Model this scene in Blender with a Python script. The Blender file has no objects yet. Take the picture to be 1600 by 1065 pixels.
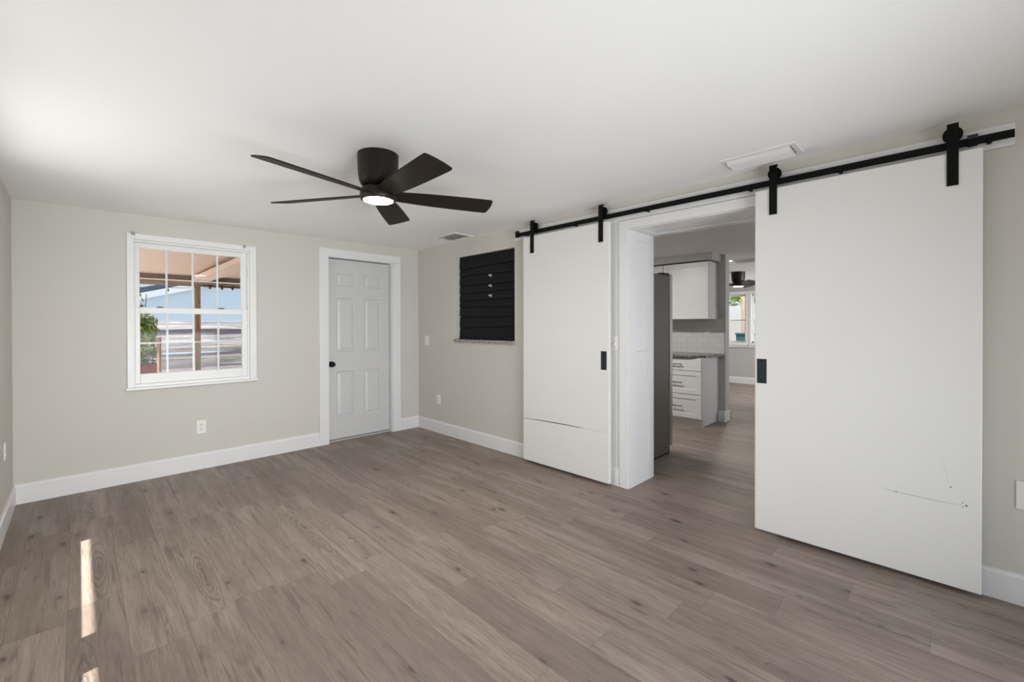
import bpy, bmesh, math, random
from mathutils import Vector, Matrix
random.seed(7)
PI = math.pi
C = bpy.context.scene.collection
scn = bpy.context.scene

# ------------------------------------------------------------------ camera
F_PX, CX, CY = 678.66, 800.0, 511.19            # of a 1600x1065 image
YAW, PITCH, ROLL = (math.radians(a) for a in (-44.9655, -0.2911, -0.1015))
CAM = Vector((-3.0877, -4.7901, 1.30))
cd = bpy.data.cameras.new('camera'); cam = bpy.data.objects.new('camera', cd); C.objects.link(cam)
cd.sensor_width = 36.0; cd.sensor_fit = 'HORIZONTAL'; cd.lens = F_PX / 1600 * 36.0
cd.shift_y = -(532.5 - CY) / 1600
cd.clip_start = 0.02; cd.clip_end = 200
_cy, _sy, _cp, _sp = math.cos(YAW), math.sin(YAW), math.cos(PITCH), math.sin(PITCH)
fwd = Vector((-_sy * _cp, _cy * _cp, _sp)); rgt = Vector((_cy, _sy, 0)); up = rgt.cross(fwd)
_c, _s = math.cos(ROLL), math.sin(ROLL)
rr = _c * rgt + _s * up; uu = -_s * rgt + _c * up
cam.matrix_world = Matrix(((rr.x, uu.x, -fwd.x, CAM.x), (rr.y, uu.y, -fwd.y, CAM.y), (rr.z, uu.z, -fwd.z, CAM.z), (0, 0, 0, 1)))
scn.camera = cam

# ------------------------------------------------------------------ colour management, world, sun, daylight, fill lamps
vs = scn.view_settings
vs.view_transform = 'Standard'; vs.look = 'None'; vs.gamma = 1.0; vs.use_curve_mapping = False; vs.exposure = 0.09
scn.cycles.diffuse_bounces = 8; scn.cycles.max_bounces = 14; scn.cycles.transparent_max_bounces = 16
scn.cycles.caustics_reflective = False; scn.cycles.caustics_refractive = False
scn.cycles.sample_clamp_indirect = 4.0

w = bpy.data.worlds.new('sky'); scn.world = w; w.use_nodes = True
nt = w.node_tree; nt.nodes.clear()
tc = nt.nodes.new('ShaderNodeTexCoord'); sx = nt.nodes.new('ShaderNodeSeparateXYZ'); nt.links.new(tc.outputs['Generated'], sx.inputs[0])
rp = nt.nodes.new('ShaderNodeValToRGB'); nt.links.new(sx.outputs['Z'], rp.inputs[0])
rp.color_ramp.elements[0].position = 0.0; rp.color_ramp.elements[0].color = (0.72, 0.84, 0.95, 1)
rp.color_ramp.elements[1].position = 0.45; rp.color_ramp.elements[1].color = (0.36, 0.60, 0.92, 1)
bg = nt.nodes.new('ShaderNodeBackground'); nt.links.new(rp.outputs[0], bg.inputs[0]); bg.inputs[1].default_value = 0.85
wo = nt.nodes.new('ShaderNodeOutputWorld'); nt.links.new(bg.outputs[0], wo.inputs[0])

SUN_DIR = Vector((1.0, 0.25, -2.26)).normalized()        # travels towards the room from over the side yard
sd = bpy.data.lights.new('sun', 'SUN'); sd.energy = 13.0; sd.color = (1.0, 0.97, 0.92); sd.angle = math.radians(0.53)
so = bpy.data.objects.new('sun', sd); C.objects.link(so); so.location = (-6, -1, 9)
so.rotation_euler = (-SUN_DIR).to_track_quat('Z', 'Y').to_euler()

def area(name, loc, direction, sx_, sy_, power, col=(1, 1, 1), spread=180):
    d = bpy.data.lights.new(name, 'AREA'); d.shape = 'RECTANGLE'; d.size = sx_; d.size_y = sy_; d.energy = power; d.color = col; d.spread = math.radians(spread)
    o = bpy.data.objects.new(name, d); C.objects.link(o); o.location = loc
    o.rotation_euler = (-Vector(direction)).to_track_quat('Z', 'Y').to_euler()
    return o
DAY = (0.93, 0.97, 1.0)
# added daylight boost at the left window; added fill at made-up rear doors
area('daylight_side_window', (-3.56, -1.77, 1.36), (1, 0.35, 0.10), 1.10, 1.20, 3, DAY)
area('fill_rear', (-2.05, -6.30, 0.62), (0, 1, 0.06), 2.1, 1.10, 54, DAY, 110)
# added fill at made-up south openings of the kitchen and far room
area('fill_kitchen', (1.9, -6.30, 1.45), (0, 1, 0), 1.6, 1.1, 4, DAY)
area('fill_far_room', (6.1, -6.30, 1.15), (0, 1, 0), 2.0, 1.9, 75, DAY, 84)

# ------------------------------------------------------------------ node helpers and materials
class NT:
    def __init__(s, name):
        s.m = bpy.data.materials.new(name); s.m.use_nodes = True; s.t = s.m.node_tree; s.t.nodes.clear()
        s.out = s.t.nodes.new('ShaderNodeOutputMaterial')
        s._obj = None
    def n(s, typ, **kw):
        x = s.t.nodes.new(typ)
        for k, v in kw.items(): setattr(x, k, v)
        return x
    def put(s, sock, v):
        if isinstance(v, bpy.types.NodeSocket): s.t.links.new(v, sock)
        else: sock.default_value = v
    def math(s, op, a, b=0.0, c=0.0):
        x = s.n('ShaderNodeMath', operation=op); s.put(x.inputs[0], a); s.put(x.inputs[1], b); s.put(x.inputs[2], c); return x.outputs[0]
    def obj(s):
        if s._obj is None: s._obj = s.n('ShaderNodeTexCoord').outputs['Object']
        return s._obj
    def sep(s, v):
        x = s.n('ShaderNodeSeparateXYZ'); s.put(x.inputs[0], v); return x.outputs
    def comb(s, a, b, c=0.0):
        x = s.n('ShaderNodeCombineXYZ'); s.put(x.inputs[0], a); s.put(x.inputs[1], b); s.put(x.inputs[2], c); return x.outputs[0]
    def noise(s, vec, scale=1.0, detail=2.0, rough=0.5, dist=0.0):
        x = s.n('ShaderNodeTexNoise'); s.put(x.inputs['Vector'], vec); x.inputs['Scale'].default_value = scale
        x.inputs['Detail'].default_value = detail; x.inputs['Roughness'].default_value = rough; x.inputs['Distortion'].default_value = dist
        return x.outputs['Fac']
    def white(s, vec):
        x = s.n('ShaderNodeTexWhiteNoise', noise_dimensions='3D'); s.put(x.inputs['Vector'], vec); return x.outputs['Value'], x.outputs['Color']
    def step(s, v, lo, hi, a=0.0, b=1.0):
        x = s.n('ShaderNodeMapRange', interpolation_type='SMOOTHSTEP'); s.put(x.inputs['Value'], v)
        x.inputs['From Min'].default_value = lo; x.inputs['From Max'].default_value = hi
        x.inputs['To Min'].default_value = a; x.inputs['To Max'].default_value = b; return x.outputs['Result']
    def mix(s, f, a, b, blend='MIX'):
        x = s.n('ShaderNodeMix', data_type='RGBA', blend_type=blend); s.put(x.inputs['Factor'], f)
        s.put(x.inputs[6], a if isinstance(a, bpy.types.NodeSocket) else (*a, 1)); s.put(x.inputs[7], b if isinstance(b, bpy.types.NodeSocket) else (*b, 1))
        return x.outputs[2]
    def ramp(s, f, stops):
        x = s.n('ShaderNodeValToRGB'); s.put(x.inputs[0], f); e = x.color_ramp.elements
        while len(e) < len(stops): e.new(0.5)
        for q, (p, c) in zip(e, stops): q.position = p; q.color = (*c, 1)
        return x.outputs[0]
    def bump(s, h, strength=0.1, dist=0.01):
        x = s.n('ShaderNodeBump'); x.inputs['Strength'].default_value = strength; x.inputs['Distance'].default_value = dist; s.put(x.inputs['Height'], h); return x.outputs[0]
    def bsdf(s, col, rough=0.5, metal=0.0, normal=None, spec=0.5):
        x = s.n('ShaderNodeBsdfPrincipled'); s.put(x.inputs['Base Color'], col if isinstance(col, bpy.types.NodeSocket) else (*col, 1))
        s.put(x.inputs['Roughness'], rough); s.put(x.inputs['Metallic'], metal); x.inputs['Specular IOR Level'].default_value = spec
        if normal is not None: s.put(x.inputs['Normal'], normal)
        s.t.links.new(x.outputs[0], s.out.inputs[0]); return x

def paint(name, col, rough=0.5, var=0.03, scale=3.0, bump=0.0, bscale=120.0, spec=0.5, metal=0.0):
    k = NT(name); f = k.noise(k.obj(), scale, 4.0, 0.55)
    c = k.mix(f, tuple(v * (1 - var) for v in col), tuple(min(1, v * (1 + var)) for v in col))
    nrm = k.bump(k.noise(k.obj(), bscale, 3.0, 0.6), bump, 0.004) if bump else None
    k.bsdf(c, rough, metal, nrm, spec); return k.m

M = {}
M['wall'] = paint('greige wall paint', (0.600, 0.580, 0.530), 0.62, 0.02, 1.7, 0.05, 160)
M['kitchen_wall'] = paint('grey kitchen wall paint', (0.50, 0.49, 0.475), 0.6, 0.02, 2)
M['ceiling'] = paint('flat white ceiling paint', (0.90, 0.90, 0.90), 0.55, 0.012, 1.2, 0.04, 40)
M['knock'] = paint('textured grey white ceiling', (0.87, 0.86, 0.855), 0.8, 0.05, 20, 0.7, 45)
M['trim'] = paint('white trim paint', (0.755, 0.755, 0.76), 0.33, 0.012, 6)
M['barn'] = paint('white barn door paint', (0.76, 0.755, 0.74), 0.42, 0.012, 2.0, 0.02, 90)
M['greydoor'] = paint('light grey door paint', (0.59, 0.59, 0.595), 0.4, 0.015, 3, 0.05, 130)
M['vinyl'] = paint('white window vinyl', (0.80, 0.80, 0.79), 0.35, 0.012, 6)
M['black'] = paint('black powder coated steel', (0.005, 0.005, 0.005), 0.45, 0.2, 30, 0.05, 300, spec=0.12)
M['darkpull'] = paint('dark slate metal', (0.030, 0.045, 0.055), 0.35, 0.15, 30, metal=0.6)
M['bronze'] = paint('oil rubbed bronze', (0.014, 0.010, 0.0075), 0.42, 0.1, 12, spec=0.22)
M['blade'] = paint('dark espresso fan blade', (0.016, 0.0115, 0.0078), 0.5, 0.22, 9, spec=0.14)
M['plastic'] = paint('white switch plastic', (0.80, 0.79, 0.76), 0.3, 0.01, 8)
M['slot'] = paint('dark slot', (0.05, 0.05, 0.05), 0.6, 0.1, 20)
M['shiplap'] = paint('black lap board paint', (0.008, 0.009, 0.010), 0.5, 0.25, 5, 0.1, 60, spec=0.14)
M['nickel'] = paint('bright nickel', (0.85, 0.85, 0.83), 0.18, 0.02, 9, metal=0.9)
M['scuff'] = paint('grey scuff', (0.42, 0.41, 0.40), 0.6, 0.25, 60)
M['chip'] = paint('grey paint chip', (0.26, 0.25, 0.245), 0.7, 0.3, 40)
M['crack'] = paint('dark crack', (0.16, 0.15, 0.14), 0.7, 0.4, 40)
M['cabinet'] = paint('white cabinet lacquer', (0.78, 0.78, 0.775), 0.35, 0.01, 4)
M['fridge_side'] = paint('dark grey fridge side', (0.13, 0.115, 0.10), 0.4, 0.10, 14, 0.06, 220, metal=0.2)
M['steel'] = paint('brushed stainless steel', (0.46, 0.44, 0.42), 0.28, 0.05, 40, metal=0.95)
M['gasket'] = paint('black rubber gasket', (0.02, 0.02, 0.02), 0.6, 0.1, 20)
M['rooftan'] = paint('tan painted patio roof', (0.64, 0.475, 0.39), 0.7, 0.05, 4)
M['housewhite'] = paint('pale blue white siding', (0.50, 0.60, 0.70), 0.7, 0.04, 3)
M['fascia'] = paint('white fascia board', (0.85, 0.86, 0.88), 0.5, 0.02, 3)
M['shingle'] = paint('dark slate roof edge', (0.05, 0.08, 0.12), 0.8, 0.3, 8)
M['concrete'] = paint('pale concrete', (0.50, 0.48, 0.45), 0.85, 0.08, 3, 0.2, 60)
M['shell_ground'] = paint('pale crushed shell ground', (0.47, 0.46, 0.445), 0.95, 0.12, 12, 0.4, 40)
M['planter'] = paint('rust red planter', (0.22, 0.055, 0.04), 0.7, 0.3, 14)
M['stem'] = paint('plant stem', (0.16, 0.10, 0.05), 0.8, 0.2, 20)
M['teal'] = paint('teal plastic bin', (0.015, 0.055, 0.055), 0.4, 0.1, 6)
M['fence_white'] = paint('white vinyl fence', (0.40, 0.39, 0.385), 0.5, 0.03, 3)
M['gardenwall'] = paint('grey stucco garden wall', (0.26, 0.25, 0.24), 0.8, 0.08, 5)
M['bulb'] = paint('dark glass bulb', (0.06, 0.05, 0.04), 0.15, 0.1, 20)

def wood(name, c1, c2, sc=(3, 60, 60), rough=0.75, rot=0):
    k = NT(name); x, y, z = k.sep(k.obj())
    v = k.comb(k.math('MULTIPLY', x, sc[0]), k.math('MULTIPLY', y, sc[1]), k.math('MULTIPLY', z, sc[2]))
    f = k.noise(v, 1.0, 6.0, 0.62, 0.6); k.bsdf(k.ramp(f, [(0.3, c1), (0.7, c2)]), rough, 0, k.bump(f, 0.25, 0.01)); return k.m
def fencemat():
    k = NT('weathered silver grey fence wood'); x, y, z = k.sep(k.obj()); oi = k.n('ShaderNodeObjectInfo').outputs['Random']
    f = k.noise(k.comb(k.math('MULTIPLY', x, 0.9), k.math('MULTIPLY', oi, 30.0), k.math('MULTIPLY', z, 16.0)), 1.0, 6.0, 0.65, 0.8)
    c = k.ramp(f, [(0.32, (0.13, 0.11, 0.115)), (0.5, (0.36, 0.33, 0.325)), (0.68, (0.62, 0.58, 0.565))])
    c = k.mix(k.step(oi, 0.45, 0.95), c, (0.25, 0.22, 0.23)); k.bsdf(c, 0.8, 0, k.bump(f, 0.3, 0.01)); return k.m
M['beamwood'] = wood('weathered brown beam wood', (0.17, 0.115, 0.075), (0.42, 0.33, 0.25), (2, 30, 30))
M['postwood'] = wood('brown post wood', (0.20, 0.10, 0.055), (0.42, 0.28, 0.19), (40, 40, 3))
M['fencewood'] = fencemat()
M['bark'] = wood('tree bark', (0.18, 0.12, 0.09), (0.38, 0.28, 0.21), (25, 25, 5))

def leafmat(name, stops):
    k = NT(name); f = k.noise(k.obj(), 9.0, 3.0, 0.6); k.bsdf(k.ramp(f, stops), 0.55); return k.m
M['leaf'] = leafmat('mixed garden leaves', [(0.30, (0.06, 0.14, 0.03)), (0.48, (0.20, 0.32, 0.06)), (0.60, (0.46, 0.50, 0.12)), (0.72, (0.34, 0.15, 0.11))])
M['treeleaf'] = leafmat('yellow green tree leaves', [(0.3, (0.16, 0.26, 0.03)), (0.6, (0.45, 0.52, 0.10))])

def granite(name, stops, sc=160):
    k = NT(name)
    v = k.n('ShaderNodeTexVoronoi', feature='F1'); k.put(v.inputs['Vector'], k.obj()); v.inputs['Scale'].default_value = sc
    f = k.math('ADD', k.math('MULTIPLY', k.sep(v.outputs['Color'])[0], 0.75), k.math('MULTIPLY', k.noise(k.obj(), 35, 4), 0.3))
    k.bsdf(k.ramp(f, stops), 0.25); return k.m
M['granite'] = granite('grey pink speckled granite', [(0.15, (0.06, 0.055, 0.05)), (0.5, (0.27, 0.245, 0.23)), (0.9, (0.55, 0.51, 0.48))], 85)
M['counter'] = granite('dark speckled granite', [(0.2, (0.02, 0.02, 0.02)), (0.55, (0.14, 0.13, 0.125)), (0.95, (0.5, 0.47, 0.44))], 120)

def tile():
    k = NT('white subway tile'); x, y, z = k.sep(k.obj())
    b = k.n('ShaderNodeTexBrick'); k.put(b.inputs['Vector'], k.comb(y, z, 0.0)); b.inputs['Scale'].default_value = 1.0
    b.inputs['Color1'].default_value = (0.74, 0.735, 0.725, 1); b.inputs['Color2'].default_value = (0.70, 0.695, 0.685, 1); b.inputs['Mortar'].default_value = (0.58, 0.575, 0.57, 1)
    b.inputs['Brick Width'].default_value = 0.15; b.inputs['Row Height'].default_value = 0.075; b.inputs['Mortar Size'].default_value = 0.003
    k.bsdf(b.outputs['Color'], 0.2); return k.m
M['tile'] = tile()

def glass():
    k = NT('window glass'); fr = k.n('ShaderNodeFresnel'); fr.inputs[0].default_value = 1.45
    t = k.n('ShaderNodeBsdfTransparent'); t.inputs[0].default_value = (0.97, 0.98, 0.98, 1)
    g = k.n('ShaderNodeBsdfGlossy'); g.inputs['Roughness'].default_value = 0.02
    mx = k.n('ShaderNodeMixShader'); k.put(mx.inputs[0], k.math('MULTIPLY', fr.outputs[0], 0.10)); k.t.links.new(t.outputs[0], mx.inputs[1]); k.t.links.new(g.outputs[0], mx.inputs[2])
    k.t.links.new(mx.outputs[0], k.out.inputs[0]); return k.m
M['glass'] = glass()

def emit(name, col, s):
    k = NT(name); e = k.n('ShaderNodeEmission'); e.inputs[0].default_value = (*col, 1); e.inputs[1].default_value = s
    k.t.links.new(e.outputs[0], k.out.inputs[0]); return k.m
M['lens'] = emit('lit fan light lens', (1.0, 0.91, 0.81), 310.0)
M['kitchenfill'] = emit('kitchen fill lamp glow', (1.0, 0.975, 0.95), 150.0)  # glow of the unseen lamps added to fill the kitchen
M['kitchenfill_dim'] = emit('dimmer kitchen fill lamp glow', (1.0, 0.95, 0.90), 30.0)
M['lamp'] = emit('lit recessed lamp', (1.0, 0.93, 0.83), 4.0)

def planks():
    k = NT('grey brown oak plank floor'); x, y, z = k.sep(k.obj())
    PW, PL = 0.186, 1.22
    u = k.math('DIVIDE', k.math('ADD', x, 20.055), PW); row = k.math('FLOOR', u); fu = k.math('FRACT', u)
    off = k.white(k.comb(row, 3.3, 1.7))[0]
    v = k.math('ADD', k.math('DIVIDE', k.math('ADD', y, 20.0), PL), k.math('MULTIPLY', off, 7.0)); colm = k.math('FLOOR', v); fv = k.math('FRACT', v)
    idv, idc = k.white(k.comb(row, colm, 5.5)); r1, r2, r3 = k.sep(idc)
    # board tone
    tone = k.ramp(idv, [(0.0, (0.225, 0.183, 0.157)), (0.35, (0.272, 0.225, 0.195)), (0.7, (0.304, 0.254, 0.221)), (1.0, (0.335, 0.284, 0.250))])
    warm = k.mix(r1, (1.0, 0.98, 0.97), (1.0, 0.955, 0.91)); tone = k.mix(1.0, tone, warm, 'MULTIPLY')
    # long grain
    zid = k.math('MULTIPLY', idv, 40.0)
    g1 = k.noise(k.comb(k.math('MULTIPLY', x, 30.0), k.math('MULTIPLY', y, 1.6), zid), 1.0, 6.0, 0.62, 0.6)
    g2 = k.noise(k.comb(k.math('MULTIPLY', x, 260.0), k.math('MULTIPLY', y, 10.0), zid), 1.0, 3.0, 0.65)
    g3 = k.noise(k.comb(k.math('MULTIPLY', x, 7.0), k.math('MULTIPLY', y, 0.9), zid), 1.0, 3.0, 0.55)
    g4 = k.noise(k.comb(k.math('MULTIPLY', x, 16.0), k.math('MULTIPLY', y, 4.5), zid), 1.0, 4.0, 0.6)
    lv = k.math('MULTIPLY', fv, PL)
    # cathedral figure: long nested arches round one centre per board
    ox = k.math('SUBTRACT', k.math('SUBTRACT', fu, 0.5), k.math('MULTIPLY', k.math('SUBTRACT', r1, 0.5), 0.55))
    oy = k.math('MULTIPLY', k.math('SUBTRACT', lv, k.math('MULTIPLY', r2, PL)), 0.62)
    wob = k.math('MULTIPLY', k.math('SUBTRACT', g4, 0.5), 0.20)
    dist = k.math('ADD', k.math('SQRT', k.math('ADD', k.math('MULTIPLY', ox, ox), k.math('MULTIPLY', oy, oy))), wob)
    ring = k.math('SINE', k.math('ADD', k.math('MULTIPLY', k.math('POWER', k.math('MAXIMUM', dist, 0.001), 0.8), 88.0), k.math('MULTIPLY', g3, 12.0)))
    ringamt = k.math('MULTIPLY', k.math('MULTIPLY', k.step(ring, 0.15, 1.0), k.step(dist, 0.06, 0.40, 1.0, 0.0)), k.step(r3, 0.40, 0.55))
    heart = k.math('MULTIPLY', k.step(dist, -0.02, 0.20, 1.0, 0.0), k.step(r3, 0.40, 0.55))
    # small smudged knots
    vo = k.n('ShaderNodeTexVoronoi', feature='F1', voronoi_dimensions='2D'); vo.inputs['Scale'].default_value = 1.0; vo.inputs['Randomness'].default_value = 1.0
    k.put(vo.inputs['Vector'], k.comb(k.math('ADD', k.math('MULTIPLY', fu, 1.0), k.math('MULTIPLY', row, 7.31)), k.math('ADD', k.math('MULTIPLY', lv, 2.6), k.math('MULTIPLY', r2, 53.0))))
    d = k.math('ADD', vo.outputs['Distance'], k.math('MULTIPLY', k.math('SUBTRACT', g4, 0.5), 0.30)); cr, cg, cb = k.sep(vo.outputs['Color'])
    core = k.math("MULTIPLY", k.step(d, 0.0, 0.085, 1.0, 0.0), k.step(cg, 0.60, 0.70))
    halo = k.math('MULTIPLY', k.step(d, 0.02, 0.30, 1.0, 0.0), k.step(cg, 0.56, 0.66))
    g5 = k.noise(k.comb(k.math('MULTIPLY', x, 48.0), k.math('MULTIPLY', y, 2.6), k.math('ADD', zid, 9.0)), 1.0, 4.0, 0.6, 0.8)
    streak = k.math('MULTIPLY', k.step(g1, 0.55, 0.72), k.step(g3, 0.42, 0.60))
    c = k.mix(k.math('MULTIPLY', k.step(g1, 0.32, 0.66), 0.52), tone, (0.165, 0.130, 0.108))
    c = k.mix(k.math('MULTIPLY', k.step(g2, 0.40, 0.66), 0.56), c, (0.145, 0.115, 0.097))
    c = k.mix(k.math('MULTIPLY', k.step(g3, 0.46, 0.70), 0.34), c, (0.44, 0.365, 0.325))
    c = k.mix(k.math('MULTIPLY', streak, 0.60), c, (0.105, 0.082, 0.068))
    c = k.mix(k.math('MULTIPLY', k.math('MULTIPLY', k.step(g5, 0.54, 0.68), k.step(g4, 0.40, 0.62)), 0.62), c, (0.10, 0.078, 0.064))
    c = k.mix(k.math('MULTIPLY', heart, 0.36), c, (0.13, 0.10, 0.084))
    c = k.mix(k.math('MULTIPLY', ringamt, 0.60), c, (0.085, 0.066, 0.054))
    c = k.mix(k.math('MULTIPLY', halo, 0.30), c, (0.11, 0.086, 0.07))
    c = k.mix(k.math('MULTIPLY', core, 0.78), c, (0.045, 0.034, 0.028))
    # joints
    eu = k.math('MULTIPLY', k.math('MINIMUM', fu, k.math('SUBTRACT', 1.0, fu)), PW)
    ev = k.math('MULTIPLY', k.math('MINIMUM', fv, k.math('SUBTRACT', 1.0, fv)), PL)
    seam = k.step(k.math('MINIMUM', eu, ev), 0.0006, 0.0020, 1.0, 0.0)
    c = k.mix(k.math('MULTIPLY', seam, 0.45), c, (0.09, 0.072, 0.06))
    hgt = k.math('SUBTRACT', k.math('MULTIPLY', g2, -0.25), seam)
    k.bsdf(c, k.math('ADD', 0.40, k.math('MULTIPLY', g1, 0.14)), 0, k.bump(hgt, 0.10, 0.003), 0.38); return k.m
M['floor'] = planks()

# ------------------------------------------------------------------ mesh helpers
def box(bm, x0, x1, y0, y1, z0, z1):
    vs_ = [bm.verts.new((x, y, z)) for x in (x0, x1) for y in (y0, y1) for z in (z0, z1)]
    for f in ((0, 1, 3, 2), (4, 6, 7, 5), (0, 4, 5, 1), (2, 3, 7, 6), (0, 2, 6, 4), (1, 5, 7, 3)): bm.faces.new([vs_[i] for i in f])
def hexa(bm, a, b):
    """a, b: two quads (4 points each, same order) joined into a solid"""
    va = [bm.verts.new(p) for p in a]; vb = [bm.verts.new(p) for p in b]
    bm.faces.new(va[::-1]); bm.faces.new(vb)
    for i in range(4): bm.faces.new((va[i], va[(i + 1) % 4], vb[(i + 1) % 4], vb[i]))
def prism(bm, pts, axis, a0, a1):
    """polygon pts (2-D) extruded along axis from a0 to a1"""
    def P(p, t):
        return {'x': (t, p[0], p[1]), 'y': (p[0], t, p[1]), 'z': (p[0], p[1], t)}[axis]
    va = [bm.verts.new(P(p, a0)) for p in pts]; vb = [bm.verts.new(P(p, a1)) for p in pts]
    bm.faces.new(va[::-1]); bm.faces.new(vb); n = len(pts)
    for i in range(n): bm.faces.new((va[i], va[(i + 1) % n], vb[(i + 1) % n], vb[i]))
def lathe(bm, prof, centre, axis='z', seg=40, caps=True):
    """prof: list of (r, h) along axis"""
    cx, cy, cz = centre; rings = []
    for r, h in prof:
        ring = []
        for i in range(seg):
            a = 2 * PI * i / seg; p, q = r * math.cos(a), r * math.sin(a)
            ring.append(bm.verts.new({'z': (cx + p, cy + q, cz + h), 'x': (cx + h, cy + p, cz + q), 'y': (cx + p, cy + h, cz + q)}[axis]))
        rings.append(ring)
    for a, b in zip(rings, rings[1:]):
        for i in range(seg): bm.faces.new((a[i], a[(i + 1) % seg], b[(i + 1) % seg], b[i]))
    if caps: bm.faces.new(rings[0][::-1]); bm.faces.new(rings[-1])
def tube(bm, pts, r, seg=8, r2=None):
    pts = [Vector(p) for p in pts]; rings = []; n = len(pts)
    for i, p in enumerate(pts):
        t = (pts[min(i + 1, n - 1)] - pts[max(i - 1, 0)]).normalized(); ref = Vector((0, 0, 1)) if abs(t.z) < 0.9 else Vector((1, 0, 0))
        a = t.cross(ref).normalized(); b = t.cross(a); rad = r if r2 is None else r + (r2 - r) * i / (n - 1)
        rings.append([bm.verts.new(p + rad * (math.cos(2 * PI * j / seg) * a + math.sin(2 * PI * j / seg) * b)) for j in range(seg)])
    for a, b in zip(rings, rings[1:]):
        for j in range(seg): bm.faces.new((a[j], a[(j + 1) % seg], b[(j + 1) % seg], b[j]))
    bm.faces.new(rings[0][::-1]); bm.faces.new(rings[-1])
def base_of(o):
    p = Vector((0, 0, 0))
    while o is not None: p += Vector(o.location); o = o.parent
    return p
def obj(name, bm, mat, parent=None, bevel=0.0, seg=2, smooth=False):
    """links a bmesh drawn in world coordinates as ONE mesh object"""
    bmesh.ops.recalc_face_normals(bm, faces=bm.faces[:])
    if parent is not None: bmesh.ops.translate(bm, verts=bm.verts[:], vec=-base_of(parent))
    me = bpy.data.meshes.new(name); bm.to_mesh(me); bm.free(); me.materials.append(M[mat] if isinstance(mat, str) else mat)
    if smooth:
        me.shade_smooth()
        me.set_sharp_from_angle(angle=math.radians(38))
    o = bpy.data.objects.new(name, me); C.objects.link(o)
    if parent is not None: o.parent = parent
    if bevel:
        md = o.modifiers.new('bevel', 'BEVEL'); md.width = bevel; md.segments = seg; md.limit_method = 'ANGLE'; md.angle_limit = math.radians(40)
    return o
def B(*boxes):
    bm = bmesh.new()
    for b in boxes: box(bm, *b)
    return bm
def thing(name, label, cat, loc, group=None):
    o = bpy.data.objects.new(name, None); C.objects.link(o); o.location = loc; o.empty_display_size = 0.1
    tag(o, label, cat, group); return o
def tag(o, label, cat, group=None, kind=None):
    o['label'] = label; o['category'] = cat
    if group: o['group'] = group
    if kind: o['kind'] = kind
    return o
def struct(name, bm, mat, parent=None, label=None, bevel=0.0, smooth=False):
    o = obj(name, bm, mat, parent, bevel, 2, smooth)
    if parent is None: o['kind'] = 'structure'
    if label: o['label'] = label; o['category'] = name.split('_')[0].split('.')[0]
    return o
def struct_empty(name, loc, label, cat):
    o = thing(name, label, cat, loc); o['kind'] = 'structure'; return o
def holed(u0, u1, z0, z1, holes):
    """rectangle cells (u0,u1,z0,z1) that leave the holes open"""
    us = sorted({u0, u1, *[h[0] for h in holes], *[h[1] for h in holes]}); zs = sorted({z0, z1, *[h[2] for h in holes], *[h[3] for h in holes]})
    for a, b in zip(us, us[1:]):
        col = []
        for c, d in zip(zs, zs[1:]):
            if any(h[0] <= a and b <= h[1] and h[2] <= c and d <= h[3] for h in holes): continue
            if col and abs(col[-1][1] - c) < 1e-9: col[-1][1] = d
            else: col.append([c, d])
        for c, d in col: yield a, b, c, d

# ------------------------------------------------------------------ the room
XL, YR = -3.4275, -6.2                              # left wall, rear wall (inner faces)
def zc(x, y): return 2.2587 + 0.01088 * x - 0.00968 * y   # the ceiling falls slightly towards the far left corner
bm = B((XL - 0.12, 7.45, YR - 0.12, 1.12, -0.10, 0.0)); struct('floor', bm, 'floor', None, 'grey brown oak plank floor')
bm = bmesh.new()
cx_ = [(XL - 0.06, YR - 0.06), (0.06, YR - 0.06), (0.06, 0.06), (XL - 0.06, 0.06)]
hexa(bm, [(x, y, zc(x, y)) for x, y in cx_], [(x, y, 2.52) for x, y in cx_]); struct('ceiling', bm, 'ceiling', None, 'smooth white living room ceiling')
# back wall: window and door
WX0, WX1, WZ0, WZ1 = -2.775, -1.885, 0.79, 2.03
DX0, DX1, DZ1 = -1.155, -0.37, 2.06
bm = B(*[(a, b, 0.0, 0.12, c, d) for a, b, c, d in holed(XL - 0.12, 0.12, 0.0, 2.52, [(WX0, WX1, WZ0, WZ1), (DX0, DX1, 0.0, DZ1)])])
struct('wall_back', bm, 'wall', None, 'greige wall with the window and the grey door')
# right wall: boarded niche and the wide opening (thick around the opening)
NY0, NY1, NZ0, NZ1 = -1.737, -0.807, 1.14, 2.077
OY0, OY1, OZ = -4.05, -3.005, 2.060
bm = B(*[(0.0, 0.12, a, b, c, d) for a, b, c, d in holed(YR - 0.12, 0.0, 0.0, 2.52, [(NY0, NY1, NZ0, NZ1), (OY0 - 0.012, OY1 + 0.012, 0.0, OZ + 0.012)])])
box(bm, 0.12, 0.395, OY1 + 0.012, OY1 + 0.13, 0, 2.25); box(bm, 0.12, 0.395, OY0 - 0.13, OY0 - 0.012, 0, 2.25); box(bm, 0.12, 0.395, OY0 - 0.13, OY1 + 0.13, OZ + 0.012, 2.25)
struct('wall_right', bm, 'wall', None, 'greige wall behind the sliding doors')
# left wall: two windows outside the picture
LW = [(-2.35, -1.19, 0.78, 2.06), (-3.00, -2.60, 0.78, 2.06)]
bm = B(*[(XL - 0.075, XL, a, b, c, d) for a, b, c, d in holed(YR - 0.12, 0.0, 0.0, 2.52, LW)]); struct('wall_left', bm, 'wall', None, 'greige wall at the left edge')
bm = B(*[(a, b, YR - 0.12, YR, c, d) for a, b, c, d in holed(XL - 0.12, 0.0, 0.0, 2.52, [(-3.1, -1.0, 0.02, 2.06)])]); struct('wall_rear', bm, 'wall')
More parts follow.
